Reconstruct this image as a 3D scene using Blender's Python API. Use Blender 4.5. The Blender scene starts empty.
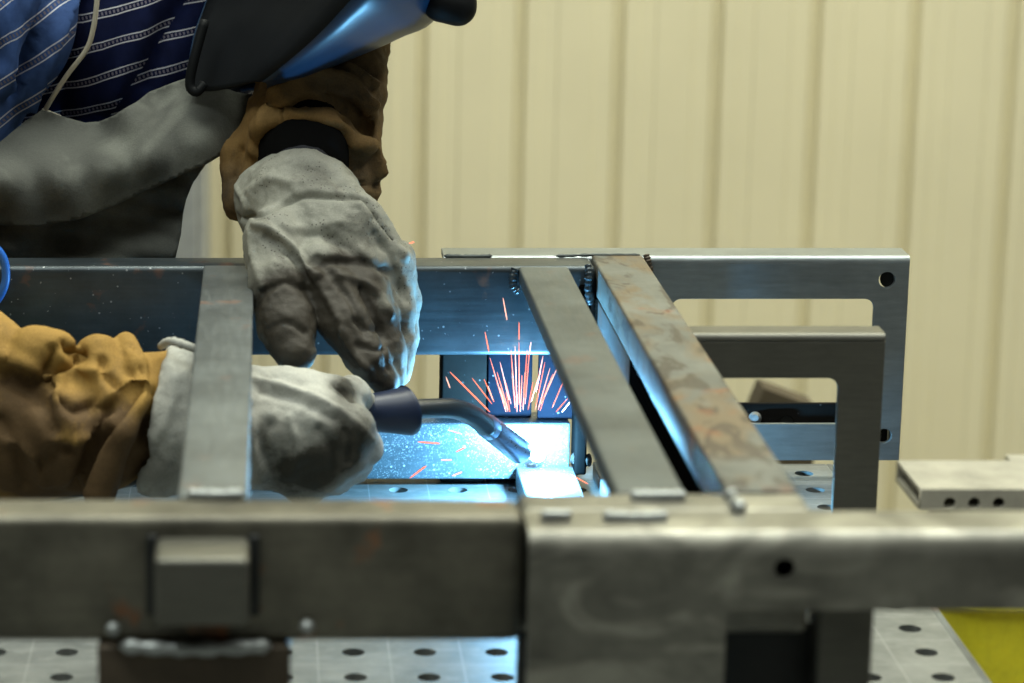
import bpy, bmesh, math, random
import numpy as np
from mathutils import Vector, Matrix, noise
from mathutils.bvhtree import BVHTree
from mathutils.geometry import delaunay_2d_cdt
C = bpy.context
S = C.scene
random.seed(7)
# ------------------------------------------------------------------ camera, world, lights
F, CX, CY, PIT = 2750.0, 268.0, 341.5, math.atan(652/2750)
CAMZ = 1.504
cd = bpy.data.cameras.new('camera'); cam = bpy.data.objects.new('camera', cd); C.collection.objects.link(cam)
cam.location = (0, 0, CAMZ); cam.rotation_euler = (math.pi/2-PIT, 0, 0)
cd.sensor_width = 36; cd.lens = F*36/1024; cd.shift_x = (512-CX)/1024
cd.dof.use_dof = True; cd.dof.focus_distance = 2.26; cd.dof.aperture_fstop = 5.6
cd.clip_start = .05
S.camera = cam
S.view_settings.view_transform = 'Standard'; S.view_settings.look = 'None'
S.view_settings.gamma = 1; S.view_settings.use_curve_mapping = False
S.view_settings.exposure = 0.0
w = bpy.data.worlds.new('world'); S.world = w; w.use_nodes = True
w.node_tree.nodes['Background'].inputs[0].default_value = (.80, .84, .74, 1)
w.node_tree.nodes['Background'].inputs[1].default_value = .12

def area(name, loc, target, sx, sy, power, col):
    l = bpy.data.lights.new(name, 'AREA'); l.shape = 'RECTANGLE'; l.size = sx; l.size_y = sy
    l.energy = power; l.color = col
    o = bpy.data.objects.new(name, l); C.collection.objects.link(o); o.location = loc
    o.rotation_euler = (Vector(target)-Vector(loc)).to_track_quat('-Z', 'Y').to_euler()
    return o
area('hall_or_fill_lamp', (.25, 1.35, 3.7), (.25, 1.7, .9), 3.0, 1.3, 41, (.94, 1, .91))
area('hall_or_fill_lamp', (-.9, .9, 3.4), (0, 2.2, 1.0), 1.4, .5, 24, (.93, 1, .93))
area('wall_lamp', (1.0, 2.9, 4.2), (.8, 4.2, .9), 3.2, .7, 172, (.98, 1, .84))

area('hall_or_fill_lamp', (2.0, 2.0, 3.4), (1.1, 2.6, .5), .8, .5, 22, (1, .98, .88))  # added fill lamp out of view, brightens the yellow bin
def ray(x, y):
    u = (x-CX)/F; v = (y-CY)/F
    return Vector((u, math.cos(PIT)-v*math.sin(PIT), -math.sin(PIT)-v*math.cos(PIT)))
def P(x, y, D):
    r = ray(x, y); return Vector((0, 0, CAMZ)) + r*(D/r.y)
def PZ(x, y, z):
    r = ray(x, y); return Vector((0, 0, CAMZ)) + r*((z-CAMZ)/r.z)
def PX(r, D): return r*D*1.03/F          # a radius read in pixels, in metres at distance D
arc_pos = P(547, 450, 2.168)
al = bpy.data.lights.new('weld_arc_light', 'POINT'); al.energy = 7.5; al.color = (.20, .60, 1.0); al.shadow_soft_size = .006
ao = bpy.data.objects.new('weld_arc_light', al); C.collection.objects.link(ao); ao.location = arc_pos

# ------------------------------------------------------------------ object helpers
def shift(me, v):
    me.transform(Matrix.Translation(-Vector(v)))
def base_of(me):
    co = np.empty(len(me.vertices)*3); me.vertices.foreach_get('co', co); co = co.reshape(-1, 3)
    a, b = co.min(0), co.max(0)
    return Vector(((a[0]+b[0])/2, (a[1]+b[1])/2, a[2]))
def link(name, me, mat, parent=None, smooth=None):
    if isinstance(me, bmesh.types.BMesh):
        bm = me; me = bpy.data.meshes.new(name); bmesh.ops.recalc_face_normals(bm, faces=bm.faces); bm.to_mesh(me); bm.free()
    me.name = name
    if mat:
        if len(me.materials): me.materials.clear()
        me.materials.append(mat)
    o = bpy.data.objects.new(name, me); C.collection.objects.link(o)
    if parent is not None:
        loc = Vector((0, 0, 0)); q = parent
        while q: loc += q.location; q = q.parent
        shift(me, loc); o.parent = parent
    else:
        b = base_of(me); shift(me, b); o.location = b
    if smooth is not None:
        for p in me.polygons: p.use_smooth = True
        if smooth < 3: me.set_sharp_from_angle(angle=smooth)
    return o
def tag(o, label=None, cat=None, group=None, kind=None):
    if label: o['label'] = label
    if cat: o['category'] = cat
    if group: o['group'] = group
    if kind: o['kind'] = kind
    return o
def thing(name, loc, label, cat, group=None):
    o = bpy.data.objects.new(name, None); C.collection.objects.link(o); o.location = loc; o.empty_display_size = .05
    return tag(o, label, cat, group)
def box(bm, x0, x1, y0, y1, z0, z1, bev=0, seg=3):
    vs = [bm.verts.new((x, y, z)) for x in (x0, x1) for y in (y0, y1) for z in (z0, z1)]
    q = [(0,1,3,2),(4,6,7,5),(0,4,5,1),(2,3,7,6),(0,2,6,4),(1,5,7,3)]
    fs = [bm.faces.new([vs[i] for i in f]) for f in q]
    if bev:
        es = list({e for f in fs for e in f.edges})
        bmesh.ops.bevel(bm, geom=es, offset=bev, segments=seg, affect='EDGES', profile=.5)
    return bm
def bx(*a, **k): return box(bmesh.new(), *a, **k)
def prism(bm, pts, d0, d1, axis='x'):
    """closed polygon extruded along an axis; pts are (y,z) for x, (x,z) for y, (x,y) for z"""
    def mk(p, d): return {'x': (d, p[0], p[1]), 'y': (p[0], d, p[1]), 'z': (p[0], p[1], d)}[axis]
    a = [bm.verts.new(mk(p, d0)) for p in pts]; b = [bm.verts.new(mk(p, d1)) for p in pts]
    n = len(pts)
    bm.faces.new(a); bm.faces.new(b[::-1])
    for i in range(n): bm.faces.new((a[i], a[(i+1) % n], b[(i+1) % n], b[i]))
    return bm
def catmull(pts, n=8):
    pts = [np.array(p, float) for p in pts]; out = []
    q = [2*pts[0]-pts[1]] + pts + [2*pts[-1]-pts[-2]]
    for i in range(1, len(q)-2):
        for k in range(n):
            t = k/n; a, b, c, d = q[i-1], q[i], q[i+1], q[i+2]
            out.append(.5*((2*b)+(-a+c)*t+(2*a-5*b+4*c-d)*t*t+(-a+3*b-3*c+d)*t**3))
    out.append(pts[-1]); return out
def sweep(bm, pts, rad, n=14, cap=True):
    pts = [Vector(p) for p in pts]
    if not hasattr(rad, '__len__'): rad = [rad]*len(pts)
    t = (pts[1]-pts[0]).normalized(); u = t.orthogonal().normalized(); rings = []
    for i, p in enumerate(pts):
        t2 = (pts[min(i+1, len(pts)-1)]-pts[max(i-1, 0)]).normalized()
        u = (u - t2*u.dot(t2)).normalized(); v = t2.cross(u)
        rings.append([bm.verts.new(p+(u*math.cos(a)+v*math.sin(a))*rad[i]) for a in [2*math.pi*k/n for k in range(n)]])
    for a, b in zip(rings, rings[1:]):
        for k in range(n): bm.faces.new((a[k], a[(k+1) % n], b[(k+1) % n], b[k]))
    if cap: bm.faces.new(rings[0][::-1]); bm.faces.new(rings[-1])
    return bm
def rrect(x0, x1, z0, z1, r, n=6):
    out = []
    for cx, cz, a0 in ((x1-r, z1-r, 0), (x0+r, z1-r, 90), (x0+r, z0+r, 180), (x1-r, z0+r, 270)):
        for k in range(n+1):
            a = math.radians(a0+90*k/n); out.append((cx+r*math.cos(a), cz+r*math.sin(a)))
    return out
def circ(cx, cz, r, n=20): return [(cx+r*math.cos(2*math.pi*k/n), cz+r*math.sin(2*math.pi*k/n)) for k in range(n)]
def plate(outlines, y0, y1, bev=.0006):
    """flat plate standing in XZ with cut-outs, as a mesh"""
    cu = bpy.data.curves.new('tmp', 'CURVE'); cu.dimensions = '2D'; cu.fill_mode = 'BOTH'
    cu.extrude = (y1-y0)/2-bev; cu.bevel_depth = bev; cu.bevel_resolution = 1; cu.offset = -bev
    for pts in outlines:
        sp = cu.splines.new('POLY'); sp.points.add(len(pts)-1); sp.use_cyclic_u = True
        for i, p in enumerate(pts): sp.points[i].co = (p[0], p[1], 0, 1)
    o = bpy.data.objects.new('tmp', cu); C.collection.objects.link(o)
    dg = C.evaluated_depsgraph_get(); dg.update()
    me = bpy.data.meshes.new_from_object(o.evaluated_get(dg)); bpy.data.objects.remove(o)
    me.transform(Matrix.Translation((0, (y0+y1)/2, 0)) @ Matrix.Rotation(math.pi/2, 4, 'X'))
    return me
def add_mesh(bm, me): bm.from_mesh(me); return bm

# ------------------------------------------------------------------ volume sculpting (smooth union, then surface nets)
def seg_d(p, a, b):
    ab = b-a; L = max(float(ab@ab), 1e-12)
    t = np.clip(((p-a)@ab)/L, 0, 1)
    return np.linalg.norm(p-(a+t[..., None]*ab), axis=-1), t
class Vol:
    def __init__(s, k=.008): s.ops = []; s.k = k; s.lo = np.array([9.]*3); s.hi = -s.lo
    def cone(s, a, ra, b, rb, sq=1, k=None, sub=False):
        a = np.array(a, float); b = np.array(b, float); s.ops.append(('c', a, ra, b, rb, sq, k or s.k, sub))
        if not sub:
            for c, r in ((a, ra), (b, rb)): s.lo = np.minimum(s.lo, c-r); s.hi = np.maximum(s.hi, c+r)
        return s
    def chain(s, pts, D0=None, **kw):
        """pts: (px, py, distance, radius in px)"""
        q = [(P(x, y, D), PX(r, D)) for x, y, D, r in pts]
        for (a, ra), (b, rb) in zip(q, q[1:]): s.cone(a, ra, b, rb, **kw)
        return s
    def mesh(s, h):
        lo = s.lo-4*h; hi = s.hi+4*h; n = np.ceil((hi-lo)/h).astype(int)
        ax = [lo[i]+h*np.arange(n[i]) for i in range(3)]
        G = np.stack(np.meshgrid(*ax, indexing='ij'), -1)
        d = None
        for _, a, ra, b, rb, sq, k, sub in s.ops:
            m = np.array([1, sq, 1.]); dist, t = seg_d(G*m, a*m, b*m)
            e = dist-(ra+(rb-ra)*t)
            if d is None: d = e; continue
            if sub: e = -e; hh = np.clip(.5-.5*(e-d)/(-k) if False else .5-.5*(d-e)/k, 0, 1); d = d*(1-hh)+e*hh+k*hh*(1-hh)
            else: hh = np.clip(.5+.5*(e-d)/k, 0, 1); d = e*(1-hh)+d*hh-k*hh*(1-hh)
        return nets(d, lo, h)
def nets(d, lo, h):
    s = d < 0; nx, ny, nz = d.shape
    acc = np.zeros((nx-1, ny-1, nz-1, 3)); cnt = np.zeros((nx-1, ny-1, nz-1))
    offs = [(i, j, k) for i in (0, 1) for j in (0, 1) for k in (0, 1)]
    def sl(o): return d[o[0]:nx-1+o[0], o[1]:ny-1+o[1], o[2]:nz-1+o[2]]
    for o in offs:
        for a in range(3):
            if o[a] == 0:
                o2 = list(o); o2[a] = 1; A, B = sl(o), sl(o2); m = (A < 0) != (B < 0)
                t = np.where(m, A/np.where(m, A-B, 1), 0)
                for c in range(3): acc[..., c] += np.where(m, o[c]+(t if c == a else 0), 0)
                cnt += m
    act = cnt > 0; idx = -np.ones(act.shape, int); idx[act] = np.arange(act.sum())
    cell = np.argwhere(act); V = lo+h*(cell+acc[act]/cnt[act][:, None]); Q = []
    for a in range(3):
        b, c = [(1, 2), (2, 0), (0, 1)][a]
        A = d.take(range(d.shape[a]-1), a); B = d.take(range(1, d.shape[a]), a)
        m = (A < 0) != (B < 0); ids = np.argwhere(m)
        ok = (ids[:, b] > 0) & (ids[:, c] > 0) & (ids[:, b] < d.shape[b]-1) & (ids[:, c] < d.shape[c]-1); ids = ids[ok]
        flip = (A < 0)[tuple(ids.T)]
        eb = np.eye(3, dtype=int)[b]; ec = np.eye(3, dtype=int)[c]
        q = np.stack([idx[tuple((ids-eb-ec).T)], idx[tuple((ids-ec).T)], idx[tuple(ids.T)], idx[tuple((ids-eb).T)]], 1)
        q[~flip] = q[~flip][:, ::-1]; Q.append(q)
    Q = np.concatenate(Q)
    me = bpy.data.meshes.new('vol'); me.from_pydata(V.tolist(), [], Q.tolist()); me.update()
    return me
def get_co(me):
    a = np.empty(len(me.vertices)*3); me.vertices.foreach_get('co', a); return a.reshape(-1, 3)
def get_no(me):
    a = np.empty(len(me.vertices)*3); me.vertex_normals.foreach_get('vector', a); return a.reshape(-1, 3)
def set_co(me, V): me.vertices.foreach_set('co', V.ravel()); me.update()
def poly_d(V, pts):
    d = None
    for a, b in zip(pts, pts[1:]):
        e, _ = seg_d(V, np.array(a), np.array(b)); d = e if d is None else np.minimum(d, e)
    return d
def smooth_mesh(me, it):
    V = get_co(me); E = np.empty(len(me.edges)*2, int); me.edges.foreach_get('vertices', E); E = E.reshape(-1, 2)
    n = np.bincount(E.ravel(), minlength=len(V))[:, None]
    for _ in range(it):
        A = np.zeros_like(V); np.add.at(A, E[:, 0], V[E[:, 1]]); np.add.at(A, E[:, 1], V[E[:, 0]]); V = .5*V+.5*A/n
    set_co(me, V)
def sculpt(me, strokes, one_side=True):
    """strokes: (pixel path, width mm, height mm): a fold raised or sunk where the sight line meets the surface"""
    for path, wd, amp in strokes:
        bvh = BVHTree.FromPolygons([v.co.copy() for v in me.vertices], [p.vertices[:] for p in me.polygons])
        pp = catmull([(x, y, 0) for x, y in path], 4) if len(path) > 2 else [(*q, 0) for q in path]
        hit = []
        for x, y, _ in pp:
            h = bvh.ray_cast(Vector((0, 0, CAMZ)), ray(x, y).normalized())
            if h[0] is not None: hit.append(np.array(h[0]))
        if len(hit) < 2: continue
        V = get_co(me); N = get_no(me); d = poly_d(V, hit)
        V = V+N*(amp/1000*np.exp(-(d/(wd/1000))**2))[:, None]; set_co(me, V)
def rough_up(me, amp, scale, stretch=(1, 1, 1), seed=0, octaves=3):
    V = get_co(me); N = get_no(me); f = np.empty(len(V))
    for i, v in enumerate(V):
        f[i] = noise.fractal(Vector((v[0]*scale*stretch[0]+seed, v[1]*scale*stretch[1], v[2]*scale*stretch[2])), 1.0, 2.0, octaves)
    set_co(me, V+N*(f*amp)[:, None])
def dabs(me, name, spots):
    """a per-vertex mask of stains and painted shade: (px, py, D, radius px, strength)"""
    V = get_co(me); m = np.zeros(len(V))
    for x, y, D, r, s in spots:
        c = np.array(P(x, y, D)); d = np.linalg.norm((V-c)*np.array([1, .5, 1]), axis=1)/PX(r, D)
        m += 1.25*s*np.exp(-d**2)
    at = me.attributes.new(name, 'FLOAT', 'POINT'); at.data.foreach_set('value', np.clip(m, -1, 1.5).astype('f'))
def sheet(outline, Df, step=4):
    """a cloth panel: outline in pixels, Df(x,y) its own distance at each point"""
    n = len(outline); b = []
    for i in range(n):
        a, c = outline[i], outline[(i+1) % n]; L = math.hypot(c[0]-a[0], c[1]-a[1]); m = max(1, int(L/step))
        for k in range(m): b.append((a[0]+(c[0]-a[0])*k/m, a[1]+(c[1]-a[1])*k/m))
    xs = [p[0] for p in b]; ys = [p[1] for p in b]; pts = list(b)
    def inside(x, y):
        r = False
        for i in range(len(b)):
            (x0, y0), (x1, y1) = b[i], b[i-1]
            if (y0 > y) != (y1 > y) and x < (x1-x0)*(y-y0)/(y1-y0)+x0: r = not r
        return r
    yy = min(ys); row = 0
    while yy < max(ys):
        xx = min(xs)+(row % 2)*step/2
        while xx < max(xs):
            if inside(xx, yy) and min((xx-p[0])**2+(yy-p[1])**2 for p in b) > (step*.45)**2: pts.append((xx, yy))
            xx += step
        yy += step; row += 1
    vs, es, fs, *_ = delaunay_2d_cdt([Vector(p) for p in pts], [(i, (i+1) % len(b)) for i in range(len(b))], [], 1, 1e-5)
    me = bpy.data.meshes.new('sheet'); me.from_pydata([P(v.x, v.y, Df(v.x, v.y)) for v in vs], [], [list(f) for f in fs]); me.update()
    return me
def thick(o, t, off=1):
    m = o.modifiers.new('thickness', 'SOLIDIFY'); m.thickness = t; m.offset = off; return o

# ------------------------------------------------------------------ materials
def nodes(name):
    m = bpy.data.materials.new(name); m.use_nodes = True; nt = m.node_tree
    return m, nt, nt.nodes['Principled BSDF']
def N(nt, t, **k):
    n = nt.nodes.new('ShaderNode'+t)
    for a, b in k.items():
        if a.startswith('i_'):
            n.inputs[int(a[2:]) if a[2:].isdigit() else a[2:].replace('_', ' ')].default_value = b
        else: setattr(n, a, b)
    return n
def L(nt, a, b): nt.links.new(a, b)
def rgb(c): return (c[0], c[1], c[2], 1)
def ramp(nt, fac, stops):
    r = N(nt, 'ValToRGB'); e = r.color_ramp.elements
    e[0].position, e[0].color = stops[0][0], rgb(stops[0][1]); e[1].position, e[1].color = stops[-1][0], rgb(stops[-1][1])
    for p, c in stops[1:-1]: q = e.new(p); q.color = rgb(c)
    L(nt, fac, r.inputs[0]); return r.outputs[0]
def pos(nt, scale=(1, 1, 1)):
    g = N(nt, 'NewGeometry'); m = N(nt, 'Mapping'); m.inputs['Scale'].default_value = scale
    L(nt, g.outputs['Position'], m.inputs[0]); return m.outputs[0]
def noi(nt, vec, scale, detail=4, rough=.6, dist=0):
    n = N(nt, 'TexNoise'); n.inputs['Scale'].default_value = scale; n.inputs['Detail'].default_value = detail
    n.inputs['Roughness'].default_value = rough; n.inputs['Distortion'].default_value = dist
    L(nt, vec, n.inputs['Vector']); return n.outputs['Fac']
def mixc(nt, f, a, b, mode='MIX'):
    m = N(nt, 'Mix', data_type='RGBA', blend_type=mode)
    for s, v in ((0, f), (6, a), (7, b)):
        if isinstance(v, (int, float)): m.inputs[s].default_value = v
        elif isinstance(v, tuple): m.inputs[s].default_value = rgb(v)
        else: L(nt, v, m.inputs[s])
    return m.outputs[2]
def mth(nt, op, a, b=0.0, clamp=False):
    m = N(nt, 'Math', operation=op); m.use_clamp = clamp
    for s, v in ((0, a), (1, b)):
        if isinstance(v, (int, float)): m.inputs[s].default_value = v
        else: L(nt, v, m.inputs[s])
    return m.outputs[0]
def bump(nt, bs, h, strength=.3, dist=.002):
    b = N(nt, 'Bump'); b.inputs['Strength'].default_value = strength; b.inputs['Distance'].default_value = dist
    L(nt, h, b.inputs['Height']); L(nt, b.outputs[0], bs.inputs['Normal'])
def metal(name, base, rough=.38, met=.75, rust=0, tan=0, var=.35, streak=(3, 40, 40), spat=0, wear=0, speck=0):
    m, nt, bs = nodes(name); p = pos(nt)
    lo = tuple(c*(1-var) for c in base); hi = tuple(min(1, c*(1+var)) for c in base)
    col = ramp(nt, noi(nt, p, 14, 5, .65), [(.3, lo), (.7, hi)])
    st = noi(nt, pos(nt, streak), 9, 4, .6)
    col = mixc(nt, .5, col, ramp(nt, st, [(.3, (.42, .42, .42)), (.7, (.62, .62, .62))]), 'OVERLAY')
    ro = mth(nt, 'ADD', mth(nt, 'MULTIPLY', st, .25), rough-.12)
    me_ = None
    if wear:
        wv = ramp(nt, noi(nt, pos(nt, (1, 1, 2.0)), 11, 3, .5, 1.8), [(.48, (0, 0, 0)), (.64, (1, 1, 1))])
        col = mixc(nt, mth(nt, 'MULTIPLY', wv, wear), col, tuple(min(1, c*2.3) for c in base))
    if tan:
        tv = ramp(nt, noi(nt, pos(nt, (1, .45, 1)), 22, 4, .6, .6), [(.45, (0, 0, 0)), (.6, (1, 1, 1))])
        col = mixc(nt, mth(nt, 'MULTIPLY', tv, tan), col, (.155, .115, .068))
        dv = ramp(nt, noi(nt, pos(nt, (1.3, .5, 1)), 30, 5, .6, 1.0), [(.54, (0, 0, 0)), (.6, (1, 1, 1)), (.68, (1, 1, 1)), (.72, (0, 0, 0))])
        col = mixc(nt, mth(nt, 'MULTIPLY', dv, .85*tan), col, (.055, .042, .03))
    if rust:
        rv = ramp(nt, noi(nt, p, 27, 4, .55), [(.62, (0, 0, 0)), (.70, (1, 1, 1))])
        col = mixc(nt, mth(nt, 'MULTIPLY', rv, rust), col, (.34, .12, .04))
        ro = mth(nt, 'ADD', ro, mth(nt, 'MULTIPLY', rv, .3*rust))
    if speck:
        sk = ramp(nt, noi(nt, p, 620, 2, .8), [(.56, (0, 0, 0)), (.66, (1, 1, 1))])
        big = ramp(nt, noi(nt, p, 26, 3, .6), [(.35, (.1, .1, .1)), (.6, (.8, .8, .8))])
        col = mixc(nt, mth(nt, 'MULTIPLY', sk, big), col, (.62, .66, .68))
    if spat:
        v = N(nt, 'TexVoronoi'); v.inputs['Scale'].default_value = 170; L(nt, p, v.inputs['Vector'])
        sp = ramp(nt, v.outputs['Distance'], [(.1, (1, 1, 1)), (.2, (0, 0, 0))])
        sel = mth(nt, 'GREATER_THAN', noi(nt, p, 210, 1), .56)
        sp = mth(nt, 'MULTIPLY', sp, sel)
        col = mixc(nt, mth(nt, 'MULTIPLY', sp, spat), col, (.75, .78, .8))
    L(nt, col, bs.inputs['Base Color']); L(nt, ro, bs.inputs['Roughness'])
    bs.inputs['Metallic'].default_value = met
    bump(nt, bs, mth(nt, 'ADD', noi(nt, p, 160, 3), mth(nt, 'MULTIPLY', st, .6)), .12, .0012)
    return m
def leather(name, base, dark, rough=.85, grain=900, mask=None, var=.3, streak=0, spec=.25, patch=0, specks=0):
    m, nt, bs = nodes(name); p = pos(nt)
    col = ramp(nt, noi(nt, p, 22, 6, .65, .4), [(.3, tuple(c*(1-var) for c in base)), (.7, tuple(min(1, c*(1+var)) for c in base))])
    f = ramp(nt, noi(nt, p, 30, 5, .7, .8), [(.5, (0, 0, 0)), (.72, (1, 1, 1))])
    if mask:
        at = N(nt, 'Attribute', attribute_name=mask)
        f = mth(nt, 'ADD', mth(nt, 'MULTIPLY', f, .45), mth(nt, 'MULTIPLY', at.outputs['Fac'], mth(nt, 'ADD', noi(nt, p, 60, 4), .5)), True)
    else: f = mth(nt, 'MULTIPLY', f, .12)
    col = mixc(nt, f, col, dark)
    if specks:
        vo = N(nt, 'TexVoronoi'); vo.inputs['Scale'].default_value = 330; L(nt, p, vo.inputs['Vector'])
        k_ = mth(nt, 'MULTIPLY', mth(nt, 'LESS_THAN', vo.outputs['Distance'], .22), mth(nt, 'GREATER_THAN', noi(nt, p, 30, 3), .54))
        col = mixc(nt, mth(nt, 'MULTIPLY', k_, specks), col, dark)
    if patch: col = mixc(nt, mth(nt, 'MULTIPLY', ramp(nt, noi(nt, pos(nt, (1.3, 1, .6)), patch, 3, .5, .5), [(.42, (0, 0, 0)), (.58, (1, 1, 1))]), .75), col, dark)
    g = noi(nt, p, grain, 3, .6)
    col = mixc(nt, .35, col, ramp(nt, g, [(.3, (.3, .3, .3)), (.7, (.7, .7, .7))]), 'OVERLAY')
    L(nt, col, bs.inputs['Base Color']); bs.inputs['Roughness'].default_value = rough
    bs.inputs['Specular IOR Level'].default_value = spec
    bump(nt, bs, mth(nt, 'ADD', mth(nt, 'MULTIPLY', g, .5), noi(nt, p, 120, 4)), .35, .002)
    return m
def plain(name, col, rough=.5, met=0, var=.12, scale=30, spec=.5, coat=0):
    m, nt, bs = nodes(name)
    c = ramp(nt, noi(nt, pos(nt), scale, 4), [(.3, tuple(v*(1-var) for v in col)), (.7, tuple(min(1, v*(1+var)) for v in col))])
    L(nt, c, bs.inputs['Base Color']); bs.inputs['Roughness'].default_value = rough; bs.inputs['Metallic'].default_value = met
    bs.inputs['Specular IOR Level'].default_value = spec; bs.inputs['Coat Weight'].default_value = coat
    return m
def glow(name, col, s):
    m, nt, bs = nodes(name); bs.inputs['Base Color'].default_value = rgb(col)
    bs.inputs['Emission Color'].default_value = rgb(col); bs.inputs['Emission Strength'].default_value = s; return m
def stripes(name, ang, period, base=(.010, .018, .075), step=False):
    m, nt, bs = nodes(name)
    g = N(nt, 'NewGeometry'); sx = N(nt, 'SeparateXYZ'); L(nt, g.outputs['Position'], sx.inputs[0])
    a = math.radians(ang)
    v = mth(nt, 'ADD', mth(nt, 'MULTIPLY', sx.outputs[0], -math.sin(a)/period), mth(nt, 'MULTIPLY', sx.outputs[2], math.cos(a)/period))
    al_ = mth(nt, 'ADD', mth(nt, 'MULTIPLY', sx.outputs[0], math.cos(a)/.0035), mth(nt, 'MULTIPLY', sx.outputs[2], math.sin(a)/.0035))
    v = mth(nt, 'ADD', v, mth(nt, 'MULTIPLY', noi(nt, pos(nt), 9, 2), .5))
    if step:
        q = mth(nt, 'ADD', sx.outputs[0], mth(nt, 'MULTIPLY', mth(nt, 'SUBTRACT', 1.235, sx.outputs[2]), .68))
        v = mth(nt, 'ADD', v, mth(nt, 'MULTIPLY', mth(nt, 'GREATER_THAN', q, -.0755), .42))
    f = mth(nt, 'FRACT', v)
    def band(c, w_): return mth(nt, 'LESS_THAN', mth(nt, 'ABSOLUTE', mth(nt, 'SUBTRACT', f, c)), w_)
    wl = mth(nt, 'ADD', band(.40, .021), band(.62, .021))
    dot = mth(nt, 'MULTIPLY', band(.51, .05), mth(nt, 'GREATER_THAN', mth(nt, 'FRACT', al_), .5))
    col = ramp(nt, noi(nt, pos(nt), 40, 4), [(.3, tuple(c*.75 for c in base)), (.7, tuple(c*1.3 for c in base))])
    col = mixc(nt, mth(nt, 'MULTIPLY', wl, .75), col, (.46, .46, .50)); col = mixc(nt, dot, col, (.11, .10, .13))
    L(nt, col, bs.inputs['Base Color']); bs.inputs['Roughness'].default_value = .95; bs.inputs['Specular IOR Level'].default_value = .1
    bump(nt, bs, noi(nt, pos(nt), 700, 2), .2, .001)
    return m

M = {}
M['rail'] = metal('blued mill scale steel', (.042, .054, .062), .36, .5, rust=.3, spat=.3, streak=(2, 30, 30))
M['front_rail'] = metal('dark mill scale steel', (.13, .122, .095), .42, .4, rust=.7, var=.55, streak=(2, 30, 30))
M['bar'] = metal('worn grey steel', (.088, .10, .098), .5, .35, rust=.15, streak=(30, 3, 30))
M['bar_soft'] = metal('pale worn steel', (.12, .134, .136), .48, .35, rust=.25, streak=(30, 3, 30))
M['bar_stained'] = metal('stained steel', (.135, .14, .125), .55, .3, rust=.4, tan=.9, streak=(30, 3, 30))
M['bracket'] = metal('blue grey steel plate', (.25, .28, .29), .36, .7, streak=(4, 30, 30), var=.15)
M['bracket_dark'] = metal('dark olive steel plate', (.13, .128, .11), .42, .6, streak=(4, 30, 30), var=.12)
M['bracket_worn'] = metal('ground steel plate', (.18, .175, .15), .36, .45, wear=.75, streak=(3, 30, 10), var=.45)
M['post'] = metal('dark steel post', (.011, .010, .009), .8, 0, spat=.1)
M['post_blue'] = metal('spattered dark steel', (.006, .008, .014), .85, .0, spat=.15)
M['black'] = metal('black steel', (.02, .022, .022), .5, .3)
M['brown'] = metal('brown oxidised steel', (.085, .065, .045), .5, .4, rust=.3)
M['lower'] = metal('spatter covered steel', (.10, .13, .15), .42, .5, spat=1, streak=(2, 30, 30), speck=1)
M['weld'] = plain('weld bead steel', (.36, .38, .38), .38, .6, .25, 300)
M['wall'] = plain('cream painted sheet metal', (.655, .60, .415), .55, 0, .045, 3)
M['floor'] = plain('grey workshop concrete', (.22, .21, .19), .8, 0, .2, 5)

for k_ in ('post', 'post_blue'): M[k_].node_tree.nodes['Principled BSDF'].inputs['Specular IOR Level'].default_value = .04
# ------------------------------------------------------------------ setting
def wall():
    D, pitch, x0 = 4.2, .1506, .2363
    prof = []; k = -22; xs = []
    while x0+k*pitch < 3.6:
        g = x0+k*pitch
        prof += [(g-.040, D), (g-.036, D+.003), (g-.010, D+.003), (g-.0055, D+.016), (g+.0055, D+.016), (g+.009, D), (g+.030, D), (g+.033, D+.002), (g+.055, D+.002), (g+.058, D)]
        k += 1
    bm = bmesh.new()
    back = [(prof[-1][0], D+.06), (prof[0][0], D+.06)]
    prism(bm, prof+back, 0, 4.2, 'z')
    return tag(link('wall_back', bm, M['wall']), 'cream ribbed sheet metal wall', kind='structure')
wall()
fl = link('floor', bx(-3.2, 3.6, -.6, 4.26, -.05, 0), M['floor']); tag(fl, kind='structure')

# welding table with its grid of bores
def table_mat():
    m, nt, bs = nodes('drilled table steel'); p = pos(nt)
    g = N(nt, 'NewGeometry'); sx = N(nt, 'SeparateXYZ'); L(nt, g.outputs['Position'], sx.inputs[0])
    def line(o, ph):
        f = mth(nt, 'FRACT', mth(nt, 'ADD', mth(nt, 'MULTIPLY', o, 20), ph))
        return mth(nt, 'LESS_THAN', mth(nt, 'ABSOLUTE', mth(nt, 'SUBTRACT', f, .5)), .012)
    ln = mth(nt, 'ADD', line(sx.outputs[0], -.19), line(sx.outputs[1], -.36), True)
    col = ramp(nt, noi(nt, p, 16, 6, .7), [(.3, (.10, .11, .105)), (.7, (.22, .23, .22))])
    sm = noi(nt, pos(nt, (3, 12, 1)), 8, 5, .7, 1)
    col = mixc(nt, mth(nt, 'MULTIPLY', ramp(nt, sm, [(.52, (0, 0, 0)), (.64, (1, 1, 1))]), .35), col, (.36, .37, .35))
    col = mixc(nt, mth(nt, 'MULTIPLY', ln, .3), col, (.45, .46, .45))
    L(nt, col, bs.inputs['Base Color']); bs.inputs['Metallic'].default_value = .15
    L(nt, mth(nt, 'ADD', mth(nt, 'MULTIPLY', sm, .3), .36), bs.inputs['Roughness'])
    bump(nt, bs, noi(nt, p, 150, 4), .15, .001); return m
TZ = .85
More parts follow.
